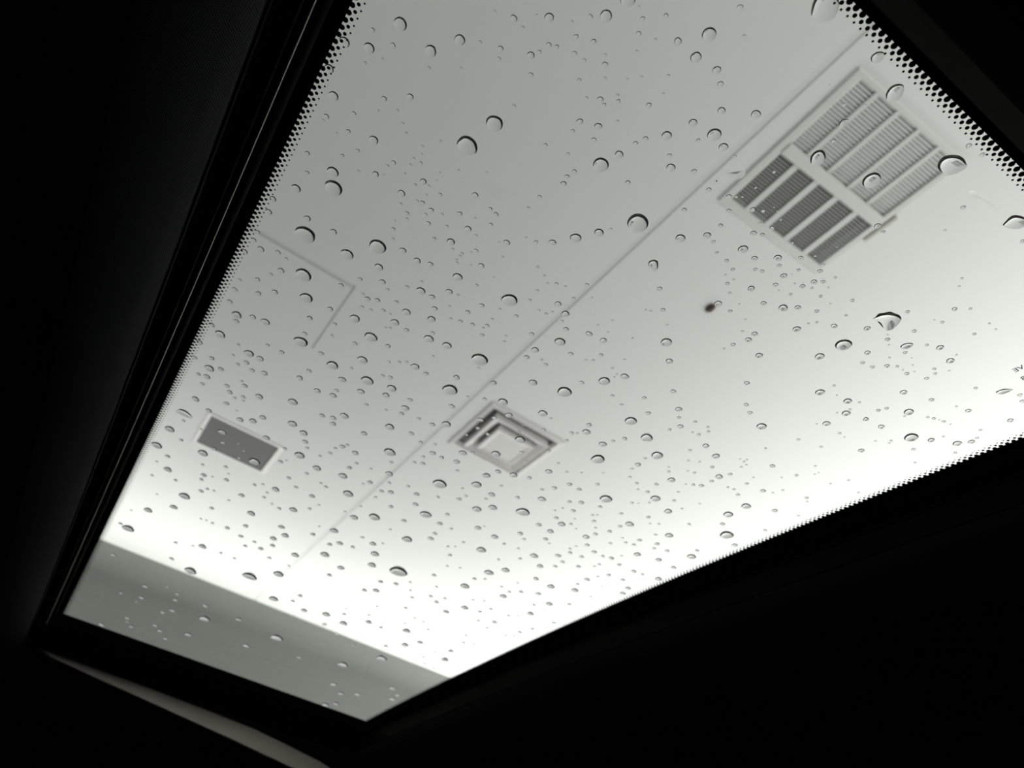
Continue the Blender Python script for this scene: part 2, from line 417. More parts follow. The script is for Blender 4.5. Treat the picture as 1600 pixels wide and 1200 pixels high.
def marking(body, at, size):
    cu = bpy.data.curves.new('marking', 'FONT'); cu.body = body; cu.size = size; cu.align_x = 'RIGHT'; cu.offset = .00003; cu.resolution_u = 3
    tmp = bpy.data.objects.new('tmp', cu); COL.objects.link(tmp)
    dg = bpy.context.evaluated_depsgraph_get()
    me = bpy.data.meshes.new_from_object(tmp.evaluated_get(dg)); bpy.data.objects.remove(tmp, do_unlink=True)
    q = un(*at, -.0006)
    mx = Matrix(((0,-1,0,q.x),(1,0,0,q.y),(0,0,1,q.z),(0,0,0,1)))
    me.transform(mx); me.materials.clear()
    inv(link('printed_marking', me, M_INK, roof))
marking('VE', (1586.3, 582.2), .0043)
marking('8', (1598.5, 594.7), .0043)

# ------------------------------------------------------------------ raindrops
def capz(s, q):
    R = (1+q*q)/(2*q)
    return math.sqrt(max(0, R*R-s*s)) - (R-q)
def cap_mesh(outline, q, rings, z0=0.0):
    n = len(outline); v = []; f = []
    for k in range(rings):
        s = math.cos(math.pi/2*k/rings) if k else 1.0
        z = capz(s, q)
        v += [(x*s, y*s, z0+z) for x, y in outline]
    v.append((0, 0, z0+q)); top = len(v)-1
    for k in range(rings-1):
        for i in range(n):
            j = (i+1) % n
            f.append((k*n+i, k*n+j, (k+1)*n+j, (k+1)*n+i))
    for i in range(n): f.append(((rings-1)*n+i, (rings-1)*n+(i+1) % n, top))
    c = len(v); v += [(x, y, z0) for x, y in outline]           # flat foot of its own, so that the rim stays sharp
    f.append(tuple(c+i for i in range(n))[::-1])
    return v, f
def soft_mesh(outline, q, rings):
    # outline of any shape: the height comes from a membrane stretched over it, so there are no creases
    import numpy as np
    n = len(outline); P = []
    for k in range(rings):
        s = 1-(k/rings)**1.0
        s = math.sin(math.pi/2*s)
        P += [(x*s, y*s) for x, y in outline]
    P.append((0, 0)); top = len(P)-1
    tris = []
    for k in range(rings-1):
        for i in range(n):
            j = (i+1) % n; a, b_, c, d = k*n+i, k*n+j, (k+1)*n+j, (k+1)*n+i
            tris += [(a, b_, c), (a, c, d)]
    for i in range(n): tris.append(((rings-1)*n+i, (rings-1)*n+(i+1) % n, top))
    N = len(P); A = np.zeros((N, N)); rhs = np.zeros(N); X = np.array(P)
    for t in tris:
        p = X[list(t)]; e = [p[2]-p[1], p[0]-p[2], p[1]-p[0]]
        ar = abs(e[0][0]*e[1][1]-e[0][1]*e[1][0])/2+1e-12
        for i in range(3):
            rhs[t[i]] += ar/3
            for j in range(3): A[t[i], t[j]] += e[i] @ e[j]/(4*ar)
    for i in range(n): A[i, :] = 0; A[i, i] = 1; rhs[i] = 0
    u = np.linalg.solve(A, rhs); u = np.clip(u/u.max(), 0, 1)
    z = [capz(math.sqrt(1-t), q) for t in u]
    v = [(P[i][0], P[i][1], z[i]) for i in range(N)]
    f = []
    for k in range(rings-1):
        for i in range(n):
            j = (i+1) % n
            f.append((k*n+i, k*n+j, (k+1)*n+j, (k+1)*n+i))
    for i in range(n): f.append(((rings-1)*n+i, (rings-1)*n+(i+1) % n, top))
    c = len(v); v += [(x, y, 0) for x, y in outline]
    f.append(tuple(c+i for i in range(n))[::-1])
    return v, f
def wobble(n, amp):
    a2, a3, a5 = random.uniform(.3, 1)*amp, random.uniform(.2, .7)*amp, random.uniform(0, .35)*amp
    p2, p3, p5 = [random.uniform(0, 6.28) for _ in range(3)]
    return [((1+a2*math.cos(2*t+p2)+a3*math.cos(3*t+p3)+a5*math.cos(5*t+p5))*math.cos(t), (1+a2*math.cos(2*t+p2)+a3*math.cos(3*t+p3)+a5*math.cos(5*t+p5))*math.sin(t)) for t in [2*math.pi*i/n for i in range(n)]]
def drop_mesh(v, f):
    me = mesh('raindrop', v, f, True)
    me.polygons[len(f)-1].use_smooth = False
    me.materials.append(M_WATER); me.materials.append(M_FOOT); me.polygons[len(f)-1].material_index = 1; return me
QB, QS = .54, .54
BIG = [drop_mesh(*cap_mesh(wobble(40, random.uniform(.01, .07)), QB*random.uniform(.92, 1.08), 12)) for _ in range(10)]
MID = [drop_mesh(*cap_mesh(wobble(24, random.uniform(.02, .12)), QS*random.uniform(.85, 1.1), 7)) for _ in range(12)]
RAW = """730,227.5,32 1362,282,29.5 521.2,293.8,28 622.5,893.5,28 772.5,193,26.5 590,385.5,26.5 1318,539,26.5 749.5,561.8,26 474.2,429.5,25 938.8,257.5,24.5 796.2,468.8,24.5 981.2,-1.2,24 703.2,609.2,24 1108,53.8,23 1423.8,683.5,23 1116.2,210.5,22.5 390,901.2,22.5 882,612.5,22.5 470,534.2,22 687,756.2,22 934.2,717.5,22 1135.5,836.2,22 625.5,37.5,21 1371.2,89.5,21 817,800.2,21 478.8,465.5,20 579.5,526.8,20 573.8,595,20 946.8,779.8,20 542.5,397.5,19.5 200,826.2,19.5 985.8,657.8,19.5 432.5,997,19.5 946.8,25,19 297.5,892.5,19 1010.8,683.8,19 520,268.8,18.5 519.5,570.8,18.5 397.5,721.2,18.5 608.8,706.8,18.5 1026.8,711.8,18.5 673.2,79.5,18 944.2,595.5,18 665,804.2,18 585,808.2,18 319.5,967,18 537.5,66.2,17.5 1087.5,89.5,17.5 1318.8,193.8,17.5 899.5,372,17.5 1041.2,534.8,17.5 875,534.2,17.5 288.2,775.5,17.5 576.8,75,17 718.2,62.5,17 245,696,17 435,897.5,17 535.8,1038.8,17 343.8,522.5,16.5 468,711.8,16.5 543.8,771.8,16.5 812.5,687,16.5 596.2,1028.8,16.5 1041.8,212,16 388.8,552.5,16 554.5,497.8,16 566.2,562.5,16 1161.2,389.5,16 317,708.2,16 744.5,757.5,16 636.2,843,16 1138,804.2,16 1190,666.2,16 1024.2,779.2,16 1420,643.8,16 521.2,150,15.5 1181.2,178.8,15.5 370,492,15.5 327,575.8,15.5 670,529.5,15.5 715,433,15.5 1063.2,372.5,15.5 265,670.8,15.5 785.8,628.2,15.5 513.8,107.5,15 462.5,294.5,15 1130.5,230,15 698.5,540,15 935.8,363.5,15 1223.8,481.2,15 1280.8,557,15 457.5,628,15 612,607,15 608.8,667.2,15 752,859.5,15 1165.8,791,15 1281.2,613,15 427.5,936.2,15 583.8,218.8,14.5 858,27.5,14.5 1048.2,262,14.5 657.5,454.5,14.5 456.8,662.5,14.5 697.5,663,14.5 775,709.2,14.5 745,795.8,14.5 507.5,866.8,14.5 763.8,895,14.5 848,646,14.5 1080.5,870,14.5 1495.8,693,14.5 726.2,916.2,14.5 414.5,503,14 535.8,743.8,14 1322,645.8,14 1120,109.5,13.5 1082.8,192,13.5 591.8,417.5,13.5 635,487.5,13.5 616.8,503.8,13.5 648.5,573,13.5 538,650,13.5 495,731.8,13.5 770,793.2,13.5 521.8,829.5,13.5 585.5,865.8,13.5 983.8,819.2,13.5 1324.5,626.8,13.5 635,986.2,13.5 967.5,241.2,13 674,498.8,13 704.5,378,13 883.2,490.5,13 976.2,588.2,13 833,598,13 1215.5,403,13 1245,514.2,13 1485,563.8,13 347,675,13 392.5,802.5,13 231.2,797.5,13 474.5,677,13 458,796.8,13 581.2,883.2,13 916.2,675,13 1045.5,837,13 509.5,960.5,13 695,1031.2,13 1127.5,173,12.5 534.5,593.2,12.5 1468.8,543.2,12.5 262,733.8,12.5 271.2,792.5,12.5 316.2,854.2,12.5 405,620,12.5 633.2,637.8,12.5 608,740.5,12.5 760,743.2,12.5 553.2,808.8,12.5 445.5,836.8,12.5 461.2,867.5,12.5 790,891.2,12.5 802.5,742.5,12.5 941.8,694.2,12.5 1118.8,712.8,12.5 1049,750,12.5 846.8,780,12.5 877.5,819.2,12.5 1044,799.2,12.5 834.5,868.8,12.5 1291.5,661.8,12.5 536.5,974.5,12.5 1059.2,64.5,12 934.5,197.5,12 406.2,560.5,12 863.2,379.2,12 1105,367.8,12 1122.2,474.5,12 836.2,546.8,12 1186.2,555.5,12 305.5,623.8,12 395,658,12 563.8,612,12 723,707.8,12 430.5,765,12 1123.8,745,12 294.2,991.8,12 632.5,1008.2,12 860.8,916.8,12 627.5,302,11.5 829.5,86.2,11.5 652,407.5,11.5 731.2,357.8,11.5 1173.8,451,11.5 1045.8,564.5,11.5 795,648.8,11.5 773,839,11.5 532.5,887.5,11.5 857.5,737,11.5 995.8,866.5,11.5 1411.8,613,11.5 1455,687.8,11.5 508.2,1101.5,11.5 726.2,950,11.5 786.2,932,11.5 898.2,922.5,11.5 640.8,151.8,11 803,28.8,11 323,588.8,11 381.5,393,11 480,341.5,11 426.2,311.2,11 419.5,331.2,11 407.5,389.5,11 413,583.5,11 701.8,456,11 942.8,532,11 1169.5,531,11 1371.2,353,11 1224.5,431.2,11 375,656,11 495.5,610.8,11 520.5,618.2,11 603,617.5,11 416.2,684.5,11 768.2,773,11 426.8,841.8,11 1060.5,639.5,11 915.8,839.2,11 1518,690.5,11 373.2,968,11 384.5,1009,11 575.8,972.5,11 521.2,1069.2,11 587.5,923,11 828.8,959.2,11 858.2,944.2,11 1028.8,905,11 587,272.5,10.5 661.5,283.8,10.5 1156.2,12,10.5 521.2,362.2,10.5 629.5,391.5,10.5 439.2,423,10.5 468.2,590.8,10.5 713.2,590,10.5 791.8,379.2,10.5 872,475,10.5 920.5,521.8,10.5 1303.2,509.5,10.5 1355,513.2,10.5 410.5,652.5,10.5 555,708,10.5 713.2,721.8,10.5 746.8,825,10.5 530.8,849,10.5 582.5,850,10.5 1103,696.8,10.5 860,830.5,10.5 843.8,885,10.5 1377,666.8,10.5 1578.8,657,10.5 532.5,1083.8,10.5 525,1100,10.5 656.2,1004.2,10.5 697,956.2,10.5 1125.8,131.5,10 938,155.5,10 905.8,190,10 1514.2,228,10 395,495.5,10 330.5,508,10 311.8,535,10 429.2,456.5,10 597.5,440.5,10 675,464.2,10 771.2,598.5,10 742.5,305,10 752,415.5,10 1177.5,364.5,10 1179,403.8,10 1179.2,521.8,10 1271.8,440.5,10 1246.8,480.5,10 1355.5,551.2,10 326.2,641.8,10 377.5,774.2,10 705.8,635,10 520.5,653.2,10 568.8,677.5,10 676.2,708.2,10 778.2,737,10 439.5,823.8,10 1063.2,666.5,10 996.8,726.2,10 1148.2,852,10 1029.2,875,10 872,868.2,10 1353,655.2,10 1513,641.8,10 1345.8,704,10 1210.5,798,10 227,916.2,10 158.8,976.2,10 475,954.2,10 613.2,1075.8,10 613.2,1092.5,10 704.5,1017.5,10 973.2,927.5,10 782,76.2,9.5 880.5,287,9.5 330.5,560,9.5 672.5,413,9.5 679.2,482.5,9.5 573.8,466.8,9.5 483.8,497.2,9.5 515.8,483,9.5 1193.2,474,9.5 1253.8,447.5,9.5 358.8,613,9.5 318.2,742.5,9.5 503,649.5,9.5 520.5,662.5,9.5 476.8,690.5,9.5 535,698,9.5 642.5,677.5,9.5 610.5,769.2,9.5 751.2,655.8,9.5 650.8,772.5,9.5 649.2,788.2,9.5 687,818.2,9.5 673,841.5,9.5 487.5,775.5,9.5 908.2,785.5,9.5 841.8,820.2,9.5 813,833.8,9.5 917.5,905.8,9.5 981.2,919.5,9.5 613.8,71.2,9 600,154.5,9 510,182,9 922.5,26.8,9 897.5,84.5,9 945.5,100.5,9 829,117.5,9 1013.8,164.5,9 1008.8,217,9 1084.5,268,9 1535,242,9 359,471.5,9 369.2,502,9 345,577,9 385,566.8,9 393.8,578.8,9 303.8,558.8,9 396.2,375,9 403.8,458.5,9 532.5,445.8,9 589.5,469.2,9 501.8,552.5,9 440,550.5,9 752.5,477.5,9 1138.8,307,9 1138.8,330,9 1176.2,327.5,9 1030.5,451.5,9 884.5,514.5,9 823,558.5,9 1167,598.8,9 1281.2,424,9 1211.8,445,9 1491.8,483,9 1385.8,571.8,9 354.5,603,9 382.5,603,9 353.8,630.5,9 334.2,701.8,9 383.8,822,9 176.8,866.8,9 675.5,663.5,9 578.2,753.8,9 425.8,852.5,9 514.5,898.8,9 920.5,664.2,9 1012.5,645.8,9 1052,611.5,9 1192.5,767,9 890,757,9 866.2,762.5,9 1052.5,887,9 1455.5,624.8,9 1593.8,617.5,9 1597.5,627,9 1207,728.2,9 273.8,937.5,9 221.2,933.8,9 320.8,946.8,9 558.8,1085,9 837.5,904.5,9 841.2,928,9 480,239.5,8.5 1004,30,8.5 998,53,8.5 927.5,65,8.5 857.5,70,8.5 981,285.5,8.5 1107.5,296.5,8.5 367,452.5,8.5 434.5,394.5,8.5 402.5,436.8,8.5 476.2,521.5,8.5 606.2,541,8.5 483,579.8,8.5 665.5,584,8.5 673.8,328.5,8.5 718,334,8.5 730.8,488,8.5 891.8,553.2,8.5 909,598.2,8.5 1206.2,356.5,8.5 1251.2,403,8.5 1386.8,530.5,8.5 1505,324.2,8.5 353.8,750,8.5 355,825,8.5 376.2,838,8.5 640.5,625,8.5 438.2,721.2,8.5 545.8,731.2,8.5 717,780,8.5 631.2,813.8,8.5 488.8,835,8.5 407.5,857.5,8.5 515,850.8,8.5 976,685.5,8.5 1096,759,8.5 1128.8,819,8.5 1171.8,645,8.5 852.5,842.5,8.5 1026.8,850,8.5 928.5,862.5,8.5 955.5,872.5,8.5 990.5,893,8.5 268.8,954.2,8.5 250,985.8,8.5 468.8,931.2,8.5 682,940.8,8.5 569.2,922.5,8.5 618.8,912.5,8.5 772.5,972.5,8.5 543.8,205.5,8 615,254.5,8 1162.5,57.5,8 900,57.5,8 928,218.5,8 993,224,8 897.5,268.2,8 886,276,8 554.5,536.8,8 635,515.8,8 610,590,8 660,317,8 669.2,349.2,8 775,335,8 760.8,509,8 1069.2,328.2,8 1126.2,352.5,8 1036,484.5,8 830.8,522,8 1286.2,440.5,8 1276.2,486.5,8 1428.5,517.5,8 1417,584,8 1448,591.2,8 261.8,713,8 348.2,691.8,8 314.2,767.5,8 330.8,794.2,8 268,873.2,8 627.5,646.5,8 690,715,8 772.5,652.5,8 679.2,833.8,8 610.8,791.8,8 849.2,672,8 1166.2,632.5,8 905,765,8 895.8,798.2,8 869.2,809.5,8 930.5,834.5,8 917.5,851.8,8 205,979,8 258.8,997.8,8 603,1010,8 594.5,909.2,8 582,47,7.5 1040.8,24.5,7.5 1046.2,243,7.5 1301.8,220.5,7.5 310,585,7.5 402.5,362.5,7.5 562.5,436.2,7.5 635.8,333.5,7.5 766.2,327.2,7.5 743.8,392,7.5 738,507.2,7.5 753,524,7.5 1191.2,367,7.5 1180,421.2,7.5 1190.8,424,7.5 939.2,555,7.5 1145.5,538.5,7.5 1217.5,415,7.5 1331.8,469.5,7.5 1418.2,487.5,7.5 1348,566.8,7.5 1363.2,573.5,7.5 1597.5,377,7.5 316.2,600,7.5 380,620.5,7.5 188,818.2,7.5 451.2,747,7.5 596.2,767.5,7.5 660.8,724.2,7.5 746.8,668.8,7.5 762.5,678.2,7.5 699.2,803.8,7.5 678,898.8,7.5 815,707,7.5 893,676.8,7.5 1007,621.8,7.5 1140.8,741.2,7.5 827.5,746.8,7.5 933.8,756.8,7.5 808.8,777.5,7.5 968.8,822.5,7.5 952.5,830.5,7.5 999.2,844.2,7.5 1042.5,860.8,7.5 908.8,870,7.5 878.8,878,7.5 903.8,885.5,7.5 967.5,882.5,7.5 951.2,898.8,7.5 1372.5,641.2,7.5 1427.5,702.2,7.5 254.2,956.8,7.5 198.8,965.8,7.5 242.5,977,7.5 507,975.8,7.5 467.5,1027.5,7.5 973,906.2,7.5 553,177.5,7 480,270,7 870,73.2,7 966.2,158.5,7 894.8,205,7 852,227,7 1090.8,219.5,7 599.2,485.5,7 676.2,520.5,7 418,539.5,7 766.8,351.2,7 678.2,373.2,7 614.5,358.2,7 719.5,502.2,7 523.2,506.5,7 1114.5,378,7 1192.5,329.5,7 1145,421.2,7 1135.5,407.5,7 1136.5,443.2,7 1140.8,486.2,7 852.8,570,7 1380.5,362.5,7 1414.2,551,7 1472.5,503.5,7 283.2,687.5,7 352.5,729.5,7 314.5,749.2,7 383.2,853.2,7 397.5,846.8,7 525.8,610,7 757.5,623.8,7 480,700,7 445,701.2,7 479.5,740,7 515.8,708,7 654.5,654.5,7 611.2,722.5,7 657,691.2,7 738.8,707.5,7 703,867.5,7 462.5,761.2,7 436.2,794.5,7 551.2,855,7 420.8,871.8,7 1091.8,679.2,7 1113,730,7 1111.8,752,7 1153,773,7 1195.5,828.8,7 1012,768.8,7 1025.8,757,7 890,784.2,7 937.5,791.8,7 1013,808.2,7 1089.2,860.5,7 890.8,863.8,7 867.5,885,7 1385.5,638.2,7 1524.5,606.5,7 1459.2,654,7 1474.5,658.8,7 1260.5,778,7 457.5,939.5,7 595,980.8,7 621.2,1086.2,7 552.5,1007.5,7 673,931.8,7 633.8,950,7 741.2,904.5,7 814.2,925,7 865.5,973.2,7 831.8,983.2,7 812,988,7 779.5,92,6.5 558.8,235.5,6.5 534.5,243.2,6.5 905,125.5,6.5 803,166.2,6.5 1318.8,163.8,6.5 371.8,569.5,6.5 423.2,429,6.5 636.2,448.5,6.5 619.5,472,6.5 598.2,587.5,6.5 687.5,304.2,6.5 837.5,378.2,6.5 843.2,307.5,6.5 917,444.8,6.5 869.5,443.8,6.5 807,494,6.5 1247.5,422,6.5 1282,463,6.5 1448.2,539.2,6.5 1522.5,522,6.5 1460,576.5,6.5 1461.2,584,6.5 373.8,715.8,6.5 274.2,848.2,6.5 274.2,750.5,6.5 397.5,757.5,6.5 543,695.5,6.5 572.5,632.5,6.5 661.2,713.8,6.5 647.5,722.5,6.5 509.2,760.8,6.5 412.5,777.2,6.5 857.5,704.5,6.5 958,689.2,6.5 1060.8,652.5,6.5 1166.8,755.8,6.5 846.8,765,6.5 1053.5,782.5,6.5 928,814.2,6.5 970.8,802.5,6.5 990.5,851.2,6.5 941.8,869.2,6.5 1526.8,684.5,6.5 1532,672.2,6.5 1492.5,707.5,6.5 1244.5,743,6.5 276.8,928,6.5 749.5,956,6.5 537.5,960,6.5 889.5,944.2,6.5 657.5,255,6 816.5,43.5,6 843,81,6 913,94.5,6 916.2,153.5,6 944.2,163.5,6 887.5,241,6 1209.5,268.5,6 372.5,538.8,6 447.5,404.5,6 565.8,479.8,6 579.5,484.5,6 548.8,575.5,6 623.8,566,6 635,342,6 665,335.8,6 698,353.8,6 744.5,446.2,6 1120,395,6 828,469.5,6 878.2,502,6 1235,460,6 1402,572.5,6 1516.2,482.5,6 366.8,621.8,6 286.8,657.5,6 323.8,764,6 332,817.5,6 523.8,700.5,6 500,712.5,6 608.2,754.2,6 557,724,6 728,775,6 714.5,735.5,6 638,760,6 684.2,776.8,6 705,826.2,6 787.5,850,6 483.8,795,6 566.2,840,6 885.8,688.2,6 970.8,632.5,6 957,618.2,6 1046.2,671.5,6 1086.2,659,6 1078.2,703.8,6 1083.5,757.5,6 995,755.2,6 892,819,6 818.8,842.5,6 1076.8,819.2,6 978,848,6 1022,856.8,6 1003.8,897.5,6 953.8,848.8,6 812.5,873.2,6 1311.8,677,6 1247.5,686.8,6 261.2,916.8,6 198.8,971.2,6 526.2,990.5,6 695,935,6 795.8,925,6 644,933.8,6 767,951.8,6 747.5,970,6 761.2,981.2,6 724.2,1004.2,6 794.5,962,6 750,66,5.5 570,98.8,5.5 605.5,259.5,5.5 995,80.5,5.5 1044,118.5,5.5 1148.2,244.5,5.5 375,437.5,5.5 363.8,555,5.5 605.5,452.5,5.5 567,459.5,5.5 635.5,565.8,5.5 608,565.5,5.5 626.2,318.8,5.5 721.8,396.5,5.5 518.8,524.5,5.5 825.5,325,5.5 1187,348.8,5.5 1140,458,5.5 853.2,490.5,5.5 896.2,466.2,5.5 846.2,562.5,5.5 956.2,575.5,5.5 1238,379.5,5.5 1305,433.8,5.5 1321.8,493,5.5 1503,435,5.5 316.5,726.2,5.5 237.5,742.8,5.5 345,864.2,5.5 366.2,872.5,5.5 680,694.5,5.5 729.5,679.5,5.5 759.2,779.5,5.5 783.2,759,5.5 724.2,847.5,5.5 586.8,777,5.5 501.2,755,5.5 417.5,770,5.5 410.8,757,5.5 811.2,674.5,5.5 1106.2,667.5,5.5 1107,674.2,5.5 1008,716.2,5.5 984.5,745.5,5.5 1045,737,5.5 1085,738.8,5.5 1146.8,764.5,5.5 987.5,785.8,5.5 925.8,805,5.5 1024.5,835.5,5.5 936.2,882,5.5 1450,652,5.5 1283,698.2,5.5 1392.5,688.8,5.5 648,965.8,5.5 668.8,983.8,5.5 728.2,993,5.5 740,1007,5.5 790,993.2,5.5 576.2,961.2,5.5 834.2,945.5,5.5 902.5,913,5.5 772.5,18,5 670,105.8,5 646.2,247.5,5 560,267.5,5 716.2,266.5,5 648.8,288.8,5 893.5,34.5,5 1024,62,5 945.5,86,5 945.5,122.5,5 965,149,5 1351,164.5,5 378,595.8,5 658.8,440.5,5 747.5,575,5 651.8,314.2,5 690.8,335,5 743.8,368.2,5 613.8,373.2,5 666.2,305,5 714.2,411,5 715.5,461.2,5 704.2,498,5 788,534,5 1150.5,307.5,5 840,417.5,5 839.5,454,5 927,563.2,5 1131.2,544.8,5 1160,517.8,5 1268.8,450,5 1276.2,503.8,5 1498.8,447.5,5 1476.8,360,5 380,626.2,5 334.2,767,5 301.2,853.2,5 357.5,781.8,5 314.2,670.8,5 730.8,620,5 603.2,640.8,5 567.5,756.2,5 722.5,763.2,5 700,854,5 425,787.5,5 609.5,827.5,5 698.8,884.5,5 779.2,874.5,5 538.8,799.5,5 451.2,884.2,5 860.8,653.8,5 901.8,676.8,5 987.5,732.5,5 885.8,737.5,5 872.5,723.8,5 1014.2,785.5,5 930.5,824.8,5 1029.5,818.8,5 890.5,857.5,5 810,857,5 1328,640,5 1343,628.8,5 1430,723,5 1273.8,728.2,5 1326.2,750.5,5 1223.2,766.2,5 1341.2,770,5 1247.5,806.2,5 1303.2,602.5,5 188.8,926.8,5 640.8,910,5 661.8,971.8,5 783.8,917,5 680,1020,5 661.8,1026.8,5 663.8,1037.5,5 677.5,1044.5,5 633,974.2,5 738.8,937.5,5 757.5,905,5 682,917,5 803,993.8,5 933.8,901.2,5 719.5,106.5,4.5 620.8,172.5,4.5 629.5,193.2,4.5 634.5,208.2,4.5 660,229,4.5 659,241.2,4.5 641.2,257.5,4.5 632.5,271.8,4.5 670,290.5,4.5 838,23.5,4.5 998,10.8,4.5 1036.2,147,4.5 965,189.5,4.5 1180.8,293,4.5 609.5,491,4.5 602.5,512,4.5 609.5,512.5,4.5 707.5,389.2,4.5 718.8,400.2,4.5 785,401.5,4.5 755,512.5,4.5 769.2,498.8,4.5 780.8,483,4.5 790,525,4.5 954.5,358,4.5 1146.5,437,4.5 1016.8,486.2,4.5 883.8,448,4.5 862.8,487.5,4.5 842,485,4.5 975.8,561.8,4.5 1273.8,400,4.5 1287.5,413.5,4.5 1263,505.5,4.5 1546,505.5,4.5 1555.8,514.5,4.5 1494.5,554.5,4.5 1390,559,4.5 380.8,704.5,4.5 356.8,740.5,4.5 331.8,745,4.5 322.5,813.2,4.5 313.8,810.8,4.5 245,721.2,4.5 205,797.5,4.5 447.5,719.5,4.5 579.5,732.5,4.5 598.2,849.2,4.5 718.8,887.5,4.5 498.2,789.2,4.5 563.8,791.2,4.5 821.2,720,4.5 1075.8,720,4.5 1137.5,761.2,4.5 1177.5,746.2,4.5 1196.2,700.5,4.5 1162.5,721.2,4.5 1158.2,729.5,4.5 996.8,764.8,4.5 1060,768.8,4.5 1093.2,787.2,4.5 867,797.5,4.5 879.2,794.2,4.5 1015.5,818.2,4.5 1065.8,795,4.5 972.5,840.8,4.5 900,853.8,4.5 928.8,885,4.5 971.2,868.8,4.5 858,849.2,4.5 1413,650.5,4.5 1494.5,635.2,4.5 1474.2,682.2,4.5 1368,689.2,4.5 1389.2,692.5,4.5 1207.5,770,4.5 641.2,922.5,4.5 757,939.2,4.5 540.8,951.2,4.5 589.2,947.5,4.5 591.2,173,4 688,220.5,4 687,270.2,4 505,188,4 980.5,123.5,4 1002.8,120,4 676.8,556.5,4 742,341,4 713.2,406,4 736.2,394.2,4 702.5,478.8,4 1160,307.5,4 1008.8,484.5,4 855.5,443,4 850.8,431,4 915.8,562.5,4 1042.5,507.5,4 1165,499.2,4 1220,343.2,4 1294.5,449.5,4 1483,579.5,4 1426,570.5,4 370,642,4 372.5,693,4 245,772.5,4 756.8,822.5,4 711.5,854.2,4 498.8,822.5,4 817.5,664,4 1082,675.5,4 1045,730,4 1093.2,721.8,4 1074.5,736.2,4 1071.5,756.8,4 1156.2,717.5,4 1166.2,726.2,4 908.8,738.8,4 942.5,739.2,4 933.2,804.8,4 898.2,810.8,4 900,826.2,4 1298,756,4 1261.2,783.8,4 1221.2,746.2,4 212.5,940,4 923.2,932.5,4 831.8,977.5,4 808.8,963,4 808.8,911.2,4 597.5,92,3.5 526.2,208,3.5 598.8,273.2,3.5 760.8,269.5,3.5 617,345,3.5 736.2,414.2,3.5 780,378.8,3.5 822,371.2,3.5 1133.8,429.5,3.5 1155,475.5,3.5 925,465,3.5 988.2,528.5,3.5 934.5,507.8,3.5 956.8,500.8,3.5 963.8,584.5,3.5 960,589.5,3.5 1214.5,330,3.5 1242,443,3.5 1297.5,474.5,3.5 1460,500,3.5 1410.5,578.2,3.5 1428.8,580.5,3.5 1388.8,538.8,3.5 1387,523.2,3.5 817,728,3.5 1167,718.2,3.5 997.5,786.5,3.5 1467.5,656.2,3.5 1485,663,3.5 1319.5,683.2,3.5 1273.2,741.2,3.5 1278.8,738.8,3.5 1276.2,662.5,3.5 1307.5,617.5,3.5 1308,645,3.5 940,916.8,3.5 849.2,955,3.5 817.5,978,3.5 875.5,961.2,3.5 682.5,282.5,3 1296.2,132.5,3 771.5,433.2,3 950,519,3 1209.5,323.5,3 1308,386,3 1217,454,3 1237,428.5,3 1424.5,559.5,3 950,912.5,3"""
drops = [tuple(map(float, t.split(','))) for t in RAW.split()]
TOP = TH+.00002
def place(px, py, w):
    c = un(px, py, TOP)
    e = .001
    def pj(P):
        return 800+F*P.dot(RIGHT)/P.dot(FWD)
    gx_ = (pj(c+Vector((e,0,0)))-pj(c))/e; gy_ = (pj(c+Vector((0,e,0)))-pj(c))/e
    return c, w/2/math.hypot(gx_, gy_)
